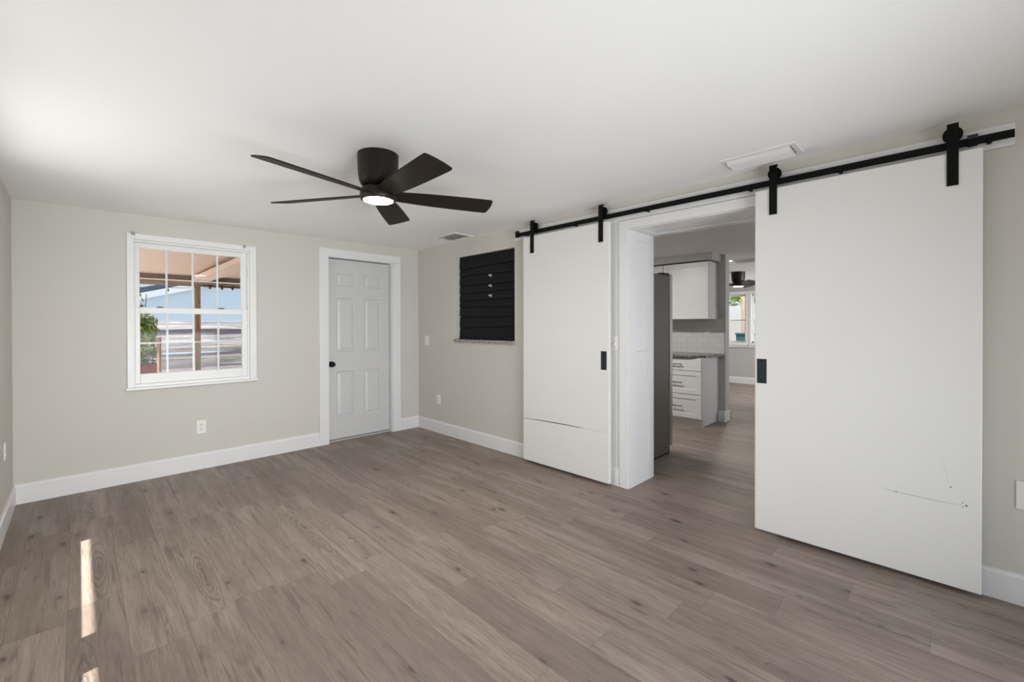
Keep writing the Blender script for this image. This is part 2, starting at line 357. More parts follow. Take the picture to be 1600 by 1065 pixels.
# eave outside the left wall
bm = B((-4.02, XL - 0.076, YR, 1.0, 2.20, 2.32)); struct('trim_9', bm, 'trim')
for o in [o for o in C.objects if o.name.startswith(('wall_rear', 'trim_9'))]: o['label'] = 'part of the house shell outside the picture'; o['category'] = 'wall'

# baseboards with an eased, stepped top
def base_x(name, x0, x1, y, s, h=0.145, t=0.014, label=None):
    bm = bmesh.new(); prism(bm, [(y, 0), (y + s * t, 0), (y + s * t, h - 0.018), (y + s * t * 0.55, h - 0.008), (y + s * t * 0.55, h), (y, h)], 'x', x0, x1)
    return struct(name, bm, 'trim', None, label)
def base_y(name, y0, y1, x, s, h=0.142, t=0.014, label=None):
    bm = bmesh.new(); prism(bm, [(x, 0), (x + s * t, 0), (x + s * t, h - 0.018), (x + s * t * 0.55, h - 0.008), (x + s * t * 0.55, h), (x, h)], 'y', y0, y1)
    return struct(name, bm, 'trim', None, label)
base_x('baseboard_back', XL, -1.251, 0, -1, label='white baseboard left of the grey door')
base_x('baseboard_back', -0.265, 0, 0, -1, label='short white baseboard right of the grey door')
base_y('baseboard_left', -1.0, 0, XL, 1, label='white baseboard at the left edge')
base_y('baseboard_right', -2.94, 0, 0, -1, label='white baseboard below the boarded niche')
base_y('baseboard_right', YR, -4.15, 0, -1, label='white baseboard at the lower right edge')

# ------------------------------------------------------------------ window in the back wall
win = struct_empty('window_1', (-2.33, 0.0, 0.763), 'white double hung window with grilles left of the grey door', 'window')
bm = bmesh.new()
x0, x1, z0, z1 = -2.803, -1.852, 0.785, 2.070
for bx in ((x0, x0 + 0.045, -0.018, 0.10, z0, z1), (x1 - 0.058, x1, -0.018, 0.10, z0, z1), (x0 + 0.045, x1 - 0.058, -0.018, 0.10, 2.022, z1), (x0 + 0.045, x1 - 0.058, -0.010, 0.10, z0, 0.812)): box(bm, *bx)
obj('window_frame', bm, 'vinyl', win, 0.003)
obj('window_stop', B((-2.758, -1.912, 0.004, 0.05, 2.004, 2.022), (-1.925, -1.910, 0.004, 0.05, 0.812, 2.004), (-2.758, -2.750, 0.004, 0.05, 0.812, 2.004)), 'vinyl', win, 0.002)
def sash(name, zA, zB, y, top, bot, hm):
    xa, xb = -2.750, -1.925; g0, g1 = -2.718, -1.972
    s_ = obj(name, B((xa, g0, y, y + 0.024, zA, zB), (g1, xb, y, y + 0.024, zA, zB), (g0, g1, y, y + 0.024, zB - top, zB), (g0, g1, y, y + 0.024, zA, zA + bot)), 'vinyl', win, 0.003)
    g = bmesh.new()
    for mx in (-2.537, -2.350, -2.161): box(g, mx - 0.0075, mx + 0.0075, y + 0.013, y + 0.019, zA + bot, zB - top)
    box(g, g0, g1, y + 0.014, y + 0.018, hm - 0.0045, hm + 0.0045)
    obj('grille', g, 'vinyl', s_)
    obj('pane', B((g0, g1, y + 0.0105, y + 0.0125, zA + bot, zB - top)), 'glass', s_)
    return s_
sash('upper_sash', 1.410, 2.004, 0.040, 0.045, 0.045, 1.705)
low = sash('lower_sash', 0.812, 1.456, 0.010, 0.052, 0.082, 1.152)
for px in (-2.585, -2.135):
    bm = bmesh.new(); lathe(bm, [(0.014, 0), (0.024, 0.001), (0.025, 0.006), (0.014, 0.009)], (px, 0.024, 1.4562), 'z', 16); obj('sash_lock', bm, 'slot', low, 0, 2, True)
bm = B((-2.815, -1.842, -0.030, 0.02, 0.763, 0.785)); obj('window_sill', bm, 'vinyl', win, 0.004)
for px, pz, lab in ((-2.762, 2.066, 'small metal blind bracket at the top left corner of the window'), (-1.955, 2.058, 'small metal blind bracket at the top right corner of the window')):
    bm = B((px - 0.012, px + 0.012, -0.021, -0.0185, pz - 0.014, pz + 0.012), (px - 0.012, px + 0.012, -0.030, -0.021, pz + 0.009, pz + 0.012), (px - 0.012, px - 0.010, -0.030, -0.021, pz - 0.012, pz + 0.009), (px + 0.010, px + 0.012, -0.028, -0.021, pz - 0.004, pz + 0.009))
    tag(obj('blind_bracket', bm, 'scuff', None, 0.001), lab, 'bracket')

# ------------------------------------------------------------------ grey six panel door
dr = struct_empty('door_1', (-0.76, 0.0, 0.0), 'light grey six panel door with black knob in white casing', 'door')
obj('casing', B((-1.251, -1.150, -0.018, 0, 0, 2.058), (-0.372, -0.265, -0.018, 0, 0, 2.058), (-1.251, -0.265, -0.0185, 0, 2.058, 2.144)), 'trim', dr, 0.003)
obj('door_jamb', B((-1.155, -1.142, 0.0, 0.12, 0, 2.06), (-0.378, -0.37, 0.0, 0.12, 0, 2.06), (-1.142, -0.378, 0.0, 0.12, 2.052, 2.06)), 'trim', dr)
DY = 0.058; d0, d1, dz0, dz1 = -1.139, -0.386, 0.024, 2.043
panes = []
colx = [(-1.035, -0.815), (-0.705, -0.490)]
for zr in ((1.742, 1.888), (1.001, 1.610), (0.259, 0.781)):
    for cx in colx: panes.append((*cx, *zr))
bm = B(*[(a, b, DY, DY + 0.036, c, d) for a, b, c, d in holed(d0, d1, dz0, dz1, panes)])
for a, b, c, d in panes:
    # moulded panel: sloped recess, then a raised field
    bw = 0.018
    def rect(i, y): return [(a + i, y, c + i), (b - i, y, c + i), (b - i, y, d - i), (a + i, y, d - i)]
    loops = [[bm.verts.new(p) for p in rect(i, y)] for i, y in ((0, DY), (bw * 0.6, DY + 0.010), (bw, DY + 0.010), (bw + 0.026, DY + 0.003))]
    for A_, B_ in zip(loops, loops[1:]):
        for i in range(4): bm.faces.new((A_[i], A_[(i + 1) % 4], B_[(i + 1) % 4], B_[i]))
    bm.faces.new(loops[-1])
obj('door_panel', bm, 'greydoor', dr)
bm = bmesh.new(); lathe(bm, [(0.032, 0.0), (0.032, -0.006), (0.012, -0.010), (0.011, -0.030), (0.024, -0.036), (0.030, -0.048), (0.027, -0.060), (0.012, -0.065)], (-1.098, DY, 0.868), 'y', 28)
obj('door_knob', bm, 'black', dr, 0, 2, True)
obj('threshold', B((-1.142, -0.378, 0.03, 0.12, 0.0, 0.018)), 'scuff', dr, 0.004)
obj('door_backing', B((-1.142, -0.378, 0.100, 0.118, 0.0, 2.052)), 'slot', dr)

# ------------------------------------------------------------------ outlets, switches, plates
def outlet_back(x, z, label, group=None):
    t = thing('wall_outlet', label, 'outlet', (x, 0, z), group)
    obj('cover_plate', B((x - 0.036, x + 0.036, -0.006, 0, z - 0.060, z + 0.060)), 'plastic', t, 0.003)
    for dz in (0.020, -0.020):
        s_ = obj('socket', B((x - 0.017, x + 0.017, -0.009, -0.006, z + dz - 0.015, z + dz + 0.015)), 'plastic', t, 0.004)
        obj('slots', B((x - 0.009, x - 0.006, -0.0096, -0.009, z + dz - 0.002, z + dz + 0.008), (x + 0.006, x + 0.009, -0.0096, -0.009, z + dz - 0.002, z + dz + 0.008), (x - 0.003, x + 0.003, -0.0096, -0.009, z + dz - 0.010, z + dz - 0.005)), 'slot', s_)
    return t
def outlet_side(X, s, y, z, label, name='wall_outlet'):
    t = thing(name, label, 'outlet', (X, y, z))
    def bx(d0, d1, ya, yb, za, zb): return (min(X + s * d0, X + s * d1), max(X + s * d0, X + s * d1), ya, yb, za, zb)
    obj('cover_plate', B(bx(0, 0.006, y - 0.036, y + 0.036, z - 0.058, z + 0.058)), 'plastic', t, 0.003)
    for dz in (0.020, -0.020):
        s_ = obj('socket', B(bx(0.006, 0.009, y - 0.017, y + 0.017, z + dz - 0.015, z + dz + 0.015)), 'plastic', t, 0.004)
        obj('slots', B(bx(0.009, 0.0096, y - 0.009, y - 0.006, z + dz - 0.002, z + dz + 0.008), bx(0.009, 0.0096, y + 0.006, y + 0.009, z + dz - 0.002, z + dz + 0.008), bx(0.009, 0.0096, y - 0.003, y + 0.003, z + dz - 0.010, z + dz - 0.005)), 'slot', s_)
    return t
def switch_side(y, z, label, toggle=False):
    X = -0.005 if toggle else 0.0; t = thing('light_switch', label, 'switch', (X, y, z))
    obj('cover_plate', B((X - 0.006, X, y - 0.036, y + 0.036, z - 0.058, z + 0.058)), 'plastic', t, 0.003)
    if toggle:
        bm = bmesh.new(); hexa(bm, [(X - 0.006, y - 0.005, z - 0.011), (X - 0.006, y + 0.005, z - 0.011), (X - 0.006, y + 0.005, z + 0.011), (X - 0.006, y - 0.005, z + 0.011)], [(X - 0.022, y - 0.004, z - 0.014), (X - 0.022, y + 0.004, z - 0.014), (X - 0.022, y + 0.004, z - 0.006), (X - 0.022, y - 0.004, z - 0.006)])
        obj('toggle', bm, 'plastic', t)
    else:
        bm = bmesh.new(); hexa(bm, [(X - 0.006, y - 0.016, z - 0.033), (X - 0.006, y + 0.016, z - 0.033), (X - 0.006, y + 0.016, z + 0.033), (X - 0.006, y - 0.016, z + 0.033)], [(X - 0.007, y - 0.015, z - 0.032), (X - 0.007, y + 0.015, z - 0.032), (X - 0.011, y + 0.015, z + 0.032), (X - 0.011, y - 0.015, z + 0.032)])
        obj('rocker', bm, 'plastic', t)
    return t
outlet_back(-2.300, 0.381, 'white outlet on the back wall below the window')
outlet_side(0, -1, -0.443, 0.400, 'white outlet low on the right wall near the far corner')
switch_side(-0.190, 1.112, 'white light switch on the right wall near the far corner')
switch_side(-2.889, 1.152, 'white light switch between the left barn door and the opening casing', True)
outlet_side(XL, 1, -0.52, 0.50, 'white outlet on the left wall at the picture edge')
t = thing('blank_plate', 'blank white plate on the right wall at the picture edge', 'plate', (0, -5.056, 0.508))
obj('cover_plate', B((-0.007, 0, -5.094, -5.019, 0.443, 0.573)), 'plastic', t, 0.003)
bm = bmesh.new(); lathe(bm, [(0.003, 0), (0.003, -0.0015)], (-0.007, -5.056, 0.55), 'x', 10); obj('screw', bm, 'plastic', t)

# ------------------------------------------------------------------ boarded niche with granite ledge
bm = bmesh.new(); zs = [1.140, 1.277, 1.395, 1.492, 1.569, 1.662, 1.745, 1.847, 1.937, 2.077]
for i, (a, b) in enumerate(zip(zs, zs[1:])):
    n = 8; ys = [NY0 + (NY1 - NY0) * j / n for j in range(n + 1)]
    fl = 0.0 if i == 0 else 1.0; ft = 0.0 if i == len(zs) - 2 else 1.0
    sag = lambda y, k: 0.010 * math.sin((y - NY0) * 3.2 + k * 1.7) * 0.9
    for ya, yb in zip(ys, ys[1:]):
        lo = [a + fl * sag(y, i) + 0.004 for y in (ya, yb)]; hi = [b + ft * sag(y, i + 1) - 0.004 for y in (ya, yb)]
        if i == 0: lo = [a, a]
        if i == len(zs) - 2: hi = [b, b]
        hexa(bm, [(0.030, ya, lo[0]), (0.030, yb, lo[1]), (0.036, yb, hi[1]), (0.036, ya, hi[0])], [(0.060, ya, lo[0]), (0.060, yb, lo[1]), (0.060, yb, hi[1]), (0.060, ya, hi[0])])
box(bm, 0.052, 0.075, NY0 + 0.001, NY1 - 0.001, NZ0 + 0.001, NZ1 - 0.001)
t = obj('lap_board_panel', bm, 'shiplap'); tag(t, 'black overlapping boards filling the niche above the granite ledge', 'panel')
t = obj('granite_ledge', B((-0.028, 0.055, NY0 - 0.004, NY1 + 0.032, 1.110, 1.140)), 'granite', None, 0.003); tag(t, 'speckled grey granite ledge under the black boarded niche', 'ledge')
struct('trim_1', B((0.0, 0.118, NY1 - 0.004, NY1 + 0.001, NZ0, NZ1)), 'wall', None, 'pale reveal at the left side of the niche')
for z, lab in ((1.831, 'topmost of the three small shiny studs standing for glints on the black boards'), (1.722, 'middle one of the three small shiny studs standing for glints on the black boards'), (1.616, 'lowest of the three small shiny studs standing for glints on the black boards')):
    bm = bmesh.new(); lathe(bm, [(0.014, 0.0), (0.014, -0.003), (0.005, -0.005), (0.004, -0.018), (0.010, -0.021), (0.011, -0.028), (0.006, -0.033)], (0.033, -1.352, z), 'x', 16)
    tag(obj('glint_stud', bm, 'nickel', None, 0, 2, True), lab, 'stud', 'glint studs on the boarded niche')  # shiny studs stand in for three bright glints on the boards

# ------------------------------------------------------------------ wide cased opening
CW = 0.072
struct('trim_8', B((-0.005, 0, -2.934, -2.66, 0.142, 2.131)), 'trim', None, 'white board between the left barn door and the casing')
struct('trim_2', B((-0.020, 0, OY1 - 0.006, OY1 + CW, 0, OZ - 0.002), (-0.020, 0, OY0 - CW, OY0 + 0.006, 0, OZ - 0.002), (-0.0205, 0, OY0 - CW, OY1 + CW, OZ - 0.002, 2.128)), 'trim', None, 'white casing around the wide opening', 0.003)
def lining_side(name, y, s, label):
    bm = B((0.0, 0.40, min(y, y - s * 0.011), max(y, y - s * 0.011), 0, OZ))
    ya, yb = min(y, y + s * 0.012), max(y, y + s * 0.012)
    for a, b, c, d in holed(0.0, 0.40, 0.0, OZ, [(0.098, 0.318, 0.136, 1.007), (0.098, 0.318, 1.086, 1.985)]): box(bm, a, b, ya, yb, c, d)
    return struct(name, bm, 'trim', None, label, 0.002)
lining_side('trim_3', OY1 + 0.0005, -1, 'white panelled jamb on the left of the opening')
lining_side('trim_4', OY0 - 0.0005, 1, 'white panelled jamb on the right of the opening')
bm = B((0.0, 0.40, OY0, OY1, OZ, OZ + 0.011))
for a, b, c, d in holed(0.0, 0.40, OY0, OY1, [(0.098, 0.318, OY0 + 0.09, OY1 - 0.09)]): box(bm, a, b, c, d, OZ - 0.008, OZ)
struct('trim_5', bm, 'trim', None, 'white panelled head lining over the opening', 0.002)

# ------------------------------------------------------------------ rail and sliding barn doors
struct('trim_6', B((-0.019, 0, -5.012, -1.755, 2.131, 2.235)), 'trim', None, 'long white backing board behind the black rail', 0.002)
RX = -0.052
rail = thing('door_rail', 'long black steel rail above the sliding doors', 'rail', (RX, -3.38, 2.155))
obj('rail_bar', B((RX - 0.004, RX + 0.004, -5.008, -1.815, 2.157, 2.194)), 'black', rail, 0.001)
for y in (-1.945, -2.52, -3.191, -3.90, -4.363, -4.93):
    bm = bmesh.new(); lathe(bm, [(0.011, RX - 0.012), (0.013, RX - 0.009), (0.013, RX - 0.004), (0.010, RX - 0.004), (0.010, -0.020)], (0, y, 2.163), 'x', 16); obj('rail_bolt', bm, 'black', rail, 0, 2, True)
for y, hh in ((-1.826, 2.210), (-4.875, 2.200)):
    st = obj('end_stop', B((RX - 0.012, RX + 0.008, y - 0.018, y + 0.018, 2.152, hh)), 'black', rail, 0.004)
    bm = bmesh.new(); lathe(bm, [(0.013, -0.018), (0.013, 0.018)], (RX - 0.002, y, hh - 0.005), 'y', 14); obj('bumper', bm, 'gasket', st)
FX, BX = -0.085, -0.047
def hanger(parent, y):
    h = bpy.data.objects.new('hanger', None); C.objects.link(h); h.parent = parent; h.location = Vector((0, y, 2.0)) - base_of(parent)
    bm = bmesh.new(); n = 6
    box(bm, FX - 0.007, FX, y - 0.0205, y + 0.0205, 1.972, 2.262)
    # bent strap over the wheel
    prof = [(FX - 0.007, 2.262), (FX - 0.005, 2.270), (FX + 0.002, 2.274), (FX + 0.020, 2.274), (FX + 0.020, 2.267), (FX + 0.004, 2.267), (FX, 2.262)]
    pp = [bm.verts.new((x, y - 0.0205, z)) for x, z in prof]; qq = [bm.verts.new((x, y + 0.0205, z)) for x, z in prof]
    bm.faces.new(pp); bm.faces.new(qq[::-1])
    for i in range(len(prof)): bm.faces.new((pp[i], pp[(i + 1) % len(prof)], qq[(i + 1) % len(prof)], qq[i]))
    obj('strap', bm, 'black', h)
    bm = bmesh.new(); lathe(bm, [(0.036, -0.011), (0.036, -0.006), (0.031, -0.003), (0.031, 0.003), (0.036, 0.006), (0.036, 0.011)], (RX, y, 2.2265), 'x', 32); obj('wheel', bm, 'black', h, 0, 2, True)
    for z in (2.02, 2.085):
        bm = bmesh.new(); lathe(bm, [(0.010, 0), (0.010, -0.003), (0.006, -0.007)], (FX - 0.007, y, z), 'x', 12); obj('bolt', bm, 'black', h, 0, 2, True)
    bm = bmesh.new(); lathe(bm, [(0.010, FX - 0.013), (0.010, RX)], (0, y, 2.2265), 'x', 12); obj('axle', bm, 'black', h)
    return h
def pull(parent, y):
    p = bpy.data.objects.new('flush_pull', None); C.objects.link(p); p.parent = parent; p.location = Vector((FX, y, 1.012)) - base_of(parent)
    zA, zB, w_ = 0.937, 1.088, 0.0265
    bm = B(*[(FX - 0.003, FX, a, b, c, d) for a, b, c, d in holed(y - w_, y + w_, zA, zB, [(y - 0.016, y + 0.016, zA + 0.028, zB - 0.028)])]); obj('pull_plate', bm, 'darkpull', p, 0.001)
    obj('recess', B((FX - 0.001, FX, y - 0.016, y + 0.016, zA + 0.028, zB - 0.028)), 'darkpull', p)
    for z in (zA + 0.013, zB - 0.013):
        bm = bmesh.new(); lathe(bm, [(0.005, 0), (0.005, -0.001), (0.003, -0.002)], (FX - 0.003, y, z), 'x', 12); obj('screw', bm, 'black', p)
def streak(parent, name, pts, wd, mat):
    """a thin tapering mark just proud of a door face: pts (y, z)"""
    bm = bmesh.new(); n = len(pts); prev = None
    for i, (y, z) in enumerate(pts):
        h = wd * max(0.12, math.sin(PI * (0.12 + 0.76 * i / (n - 1)))) / 2
        cur = [bm.verts.new(q) for q in ((FX - 0.0006, y, z - h), (FX - 0.0006, y, z + h), (FX + 0.001, y, z + h), (FX + 0.001, y, z - h))]
        if prev:
            for j in range(4): bm.faces.new((prev[j], prev[(j + 1) % 4], cur[(j + 1) % 4], cur[j]))
        else: bm.faces.new(cur)
        prev = cur
    bm.faces.new(prev[::-1]); return obj(name, bm, mat, parent)
def barn(y0, y1, hy, py, label):
    t = thing('barn_door', label, 'door', ((FX + BX) / 2, (y0 + y1) / 2, 0.022))
    p = obj('door_panel', B((FX, BX, y0, y1, 0.024, 2.132)), 'barn', t, 0.004)
    for y in hy: hanger(t, y)
    pull(t, py); return t, p
tl, pl = barn(-2.878, -1.935, (-2.053, -2.806), -2.833, 'white left sliding barn door beside the boarded niche')
streak(pl, 'crack', [(-1.937, 0.416), (-2.10, 0.423), (-2.271, 0.428), (-2.42, 0.431), (-2.56, 0.431), (-2.63, 0.432)], 0.009, 'crack')
streak(pl, 'crack', [(-2.60, 0.4315), (-2.75, 0.433), (-2.872, 0.435)], 0.002, 'scuff')
tr, pr_ = barn(-4.909, -3.939, (-4.040, -4.808), -3.979, 'large white right sliding barn door nearest the viewer')
streak(pr_, 'scuff_mark', [(-4.55, 0.437), (-4.605, 0.431), (-4.66, 0.430), (-4.714, 0.4275), (-4.79, 0.428), (-4.84, 0.431)], 0.003, 'scuff')
streak(pr_, 'scuff_mark', [(-4.766, 0.674), (-4.785, 0.59), (-4.802, 0.509)], 0.0022, 'scuff')
for y, z, r in ((-4.858, 0.432, 0.005), (-4.845, 0.442, 0.003), (-4.846, 0.424, 0.003), (-4.805, 0.508, 0.004), (-4.606, 0.432, 0.0035)):
    bm = bmesh.new(); lathe(bm, [(r, 0.001), (r, -0.0006)], (FX, y, z), 'x', 8); obj('chip', bm, 'chip', pr_)

# ------------------------------------------------------------------ ceiling fan
def make_fan(cx, cy, ct, label, base_deg, group):
    t = thing('ceiling_fan', label, 'fan', (cx, cy, ct), group)
    bm = bmesh.new(); lathe(bm, [(0.100, 0.004), (0.112, 0.0), (0.112, -0.008), (0.1115, -0.06), (0.109, -0.115), (0.104, -0.150), (0.095, -0.170), (0.082, -0.180), (0.060, -0.183)], (cx, cy, ct), 'z', 56); obj('motor_housing', bm, 'bronze', t, 0, 2, True)
    bm = bmesh.new(); lathe(bm, [(0.070, -0.180), (0.080, -0.186), (0.092, -0.196), (0.098, -0.212), (0.101, -0.236), (0.100, -0.248), (0.094, -0.257), (0.082, -0.259), (0.080, -0.250)], (cx, cy, ct), 'z', 56); obj('hub', bm, 'bronze', t, 0, 2, True)
    bm = bmesh.new(); lathe(bm, [(0.079, -0.249), (0.0785, -0.257), (0.072, -0.262), (0.045, -0.266), (0.004, -0.268)], (cx, cy, ct), 'z', 48); obj('light_lens', bm, 'lens', t, 0, 2, True)
    zb = ct - 0.225; ph = math.radians(-14.2)
    for k in range(5):
        a = math.radians(base_deg + 72 * k); d = Vector((math.cos(a), math.sin(a), 0)); nn = Vector((-math.sin(a), math.cos(a), 0))
        n = nn * math.cos(ph) + Vector((0, 0, 1)) * math.sin(ph); up_ = d.cross(n)
        c0 = Vector((cx, cy, zb)); L = []; Rr = []
        rs = [0.075, 0.12, 0.20, 0.30, 0.42, 0.54, 0.62]
        ws = [0.045, 0.052, 0.060, 0.067, 0.072, 0.075, 0.0765]
        top = [(r, w_) for r, w_ in zip(rs, ws)] + [(0.650, 0.0765), (0.659, 0.074), (0.664, 0.068), (0.668, 0.05), (0.671, 0.025), (0.672, 0.0)]
        outline = top + [(r, -w_) for r, w_ in reversed(top[:-1])]
        bm = bmesh.new()
        va = [bm.verts.new(c0 + d * r + n * w_ + up_ * 0.0035) for r, w_ in outline]; vb = [bm.verts.new(c0 + d * r + n * w_ - up_ * 0.0035) for r, w_ in outline]
        bm.faces.new(va); bm.faces.new(vb[::-1])
        for i in range(len(outline)): bm.faces.new((va[i], va[(i + 1) % len(outline)], vb[(i + 1) % len(outline)], vb[i]))
        obj('blade', bm, 'blade', t, 0.002)
    return t
fan = make_fan(-1.881, -2.512, zc(-1.881, -2.512) + 0.001, 'dark bronze five blade ceiling fan with lit light in the near room', -166.6, 'ceiling fans')
fan2 = fan.copy(); C.objects.link(fan2); fan2.location = (5.30, -2.14, 2.246); fan2.rotation_euler = (0, 0, math.radians(24))
fan2['label'] = 'dark ceiling fan far off seen through the opening'
for ch in list(fan.children):
    c = ch.copy(); C.objects.link(c); c.parent = fan2

# ------------------------------------------------------------------ ceiling air vents
def vent(xa, xb, ya, yb, label, nl, deep, flip=False):
    ym = (ya + yb) / 2; xm = (xa + xb) / 2; z = zc(xm, ym)
    t = thing('air_vent', label, 'vent', (xm, ym, z), 'ceiling air vents'); fw = 0.028
    zt = 0.003
    bm = B(*[(a, b, c, d, z - 0.008, z + zt) for a, b, c, d in holed(xa, xb, ya, yb, [(xa + fw, xb - fw, ya + fw, yb - fw)])]); obj('vent_frame', bm, 'trim', t, 0.002)
    obj('duct_opening', B((xa + fw, xb - fw, ya + fw, yb - fw, z - 0.0015, z + zt)), 'scuff' if flip else 'slot', t)
    wx = (xb - xa - 2 * fw) / nl
    for k in range(nl):
        a = xa + fw + k * wx; bm = bmesh.new()
        q_ = wx * 0.74; pr = [(a + 0.002, z - 0.003), (a + q_ * 0.5, z - deep * 0.72), (a + q_, z - deep), (a + q_, z - deep + 0.002), (a + q_ * 0.5, z - deep * 0.72 + 0.003), (a + 0.002, z - 0.001)]
        if flip: pr = [(2 * a + q_ - px_, pz_) for px_, pz_ in pr]
        prism(bm, pr, 'y', ya + fw + 0.003, yb - fw - 0.003); obj('louver', bm, 'trim', t)
    return t
vent(-0.328, -0.128, -4.205, -3.81, 'white ceiling vent above the right barn door', 3, 0.030)
vent(-0.305, -0.060, -1.165, -0.80, 'white ceiling vent over the boarded niche', 5, 0.016, True)

# ------------------------------------------------------------------ kitchen and the room beyond
ZK = 2.246
bm = B((0.12, 7.45, YR - 0.06, 1.06, ZK, 2.52)); struct('ceiling', bm, 'knock', None, 'textured ceiling of the kitchen and the room beyond')
FWIN = [(-1.668, -1.255, 0.90, 1.965), (-2.26, -1.785, 0.90, 1.965)]
bm = B(*[(7.30, 7.42, a, b, c, d) for a, b, c, d in holed(YR - 0.12, 1.12, 0.0, 2.52, FWIN)]); struct('wall_far', bm, 'kitchen_wall', None, 'grey far wall with two windows')
bm = B(*[(0.12, 7.42, 1.0, 1.12, 0, 2.52) for _ in (0,)]); struct('wall_kitchen_north', bm, 'kitchen_wall')
bm = B(*[(a, b, YR - 0.12, YR, c, d) for a, b, c, d in holed(0.12, 7.42, 0.0, 2.52, [(1.1, 2.7, 0.9, 2.0), (5.05, 7.15, 0.05, 2.1)])]); struct('wall_kitchen_south', bm, 'kitchen_wall')
for o in C.objects:
    if o.name.startswith('wall_kitchen'): o['label'] = 'kitchen wall outside the picture'; o['category'] = 'wall'
SX, SY = 3.06, -2.69
struct('wall_partition', B((SX, SX + 0.14, SY, 1.0, 0, ZK)), 'kitchen_wall', None, 'grey partition wall ending beside the kitchen cabinets')
struct('wall_soffit', B((2.72, SX, -2.635, 1.0, 2.150, ZK)), 'kitchen_wall', None, 'grey soffit above the upper cabinets')
bm = bmesh.new()
prism(bm, [(2.995, 0), (SX + 0.154, 0), (SX + 0.154, 0.125), (SX + 0.148, 0.140), (2.995, 0.140)], 'y', SY - 0.014, SY); prism(bm, [(SY - 0.014, 0), (1.0, 0), (1.0, 0.14), (SY - 0.014, 0.14)], 'x', SX + 0.14, SX + 0.154)
box(bm, 2.995 + 0.005, SX, SY, -2.62, 0, 0.14)
struct('baseboard_partition', bm, 'trim', None, 'white baseboard around the partition wall end')
base_y('baseboard_far', YR, 1.0, 7.30, -1, 0.145, label='white baseboard along the far wall')
struct('trim_7', B((3.80, 3.90, YR, 1.0, 2.205, ZK)), 'trim', None, 'shallow ceiling strip between kitchen and far room', 0.003)
t = thing('recessed_light', 'small lit ceiling light beyond the kitchen', 'light', (3.72, -2.52, ZK))
bm = bmesh.new(); lathe(bm, [(0.055, 0.001), (0.055, -0.004), (0.045, -0.006)], (3.72, -2.52, ZK), 'z', 24); obj('trim_ring', bm, 'trim', t, 0, 2, True)
bm = bmesh.new(); lathe(bm, [(0.043, -0.006), (0.040, -0.008)], (3.72, -2.52, ZK), 'z', 24); obj('lens', bm, 'lamp', t)
struct('wall_backsplash', B((SX - 0.008, SX, -2.675, -1.2, 0.910, 1.376)), 'tile', None, 'white tiled backsplash between counter and upper cabinets')
outlet_side(SX - 0.008, -1, -2.46, 1.205, 'white outlet on the kitchen backsplash')

def shaker(xf, y0, y1, z0, z1, th=0.020, rail_=0.055, rec=0.008):
    bm = B(*[(xf, xf + th, a, b, c, d) for a, b, c, d in holed(y0, y1, z0, z1, [(y0 + rail_, y1 - rail_, z0 + rail_, z1 - rail_)])])
    box(bm, xf + rec, xf + th, y0 + rail_, y1 - rail_, z0 + rail_, z1 - rail_); return bm
# two made-up lamps added out of sight to brighten the kitchen
for lx, ly, lab, mt_ in ((1.30, -1.85, 'added fill lamp before the upper cabinets, hidden by the left jamb', 'kitchenfill'), (0.95, -4.75, 'added fill lamp under the kitchen ceiling behind the right barn door', 'kitchenfill_dim')):
    t = thing('fill_lamp', lab, 'lamp', (lx, ly, ZK))
    bm = bmesh.new(); lathe(bm, [(0.16, 0.0), (0.165, -0.018), (0.15, -0.026)], (lx, ly, ZK), 'z', 32); obj('fill_base', bm, 'trim', t, 0, 2, True)
    bm = bmesh.new(); lathe(bm, [(0.15, -0.026), (0.14, -0.034), (0.09, -0.040), (0.02, -0.042)], (lx, ly, ZK), 'z', 32); obj('fill_shade', bm, mt_, t, 0, 2, True)
# upper cabinets
for (a, b, lab) in ((-2.587, -1.972, 'white shaker upper cabinet at the open end of the run'), (-1.966, -1.35, 'white shaker upper cabinet mostly hidden behind the fridge top')):
    t = thing('upper_cabinet', lab, 'cabinet', (2.90, (a + b) / 2, 1.376), 'upper kitchen cabinets')
    obj('body', B((2.755, SX - 0.001, a, b, 1.376, 2.135)), 'cabinet', t, 0.002)
    obj('door', shaker(2.733, a + 0.002, b - 0.002, 1.378, 2.130), 'cabinet', t, 0.0015)
# base cabinet with three drawers, then a second unit
XF = 2.462
for (a, b, lab) in ((-2.605, -1.985, 'white base cabinet with three drawers beside the partition wall'), (-1.98, -1.36, 'white base cabinet hidden behind the fridge')):
    t = thing('base_cabinet', lab, 'cabinet', (2.75, (a + b) / 2, 0), 'base kitchen cabinets')
    bm = B((XF + 0.020, SX - 0.001, a, b, 0.100, 0.876), (XF + 0.062, SX - 0.001, a, b, 0.0, 0.100)); obj('body', bm, 'cabinet', t, 0.001)
    for za, zb, flat in ((0.712, 0.872, True), (0.412, 0.704, False), (0.104, 0.404, False)):
        if flat: bm = B((XF, XF + 0.019, a + 0.003, b - 0.003, za, zb))
        else: bm = shaker(XF, a + 0.003, b - 0.003, za, zb, 0.019, 0.058)
        dw = obj('drawer', bm, 'cabinet', t, 0.0015); ym = (a + b) / 2; zm = (za + zb) / 2 + (0.0 if flat else -0.004)
        bm = bmesh.new(); tube(bm, [(XF - 0.030, ym - 0.075, zm), (XF - 0.030, ym + 0.075, zm)], 0.0055, 10)
        for q in (-0.05, 0.05): tube(bm, [(XF - 0.030, ym + q, zm), (XF + 0.008 if not flat else XF, ym + q, zm)], 0.0045, 8)
        obj('handle', bm, 'slot', dw, 0, 2, True)
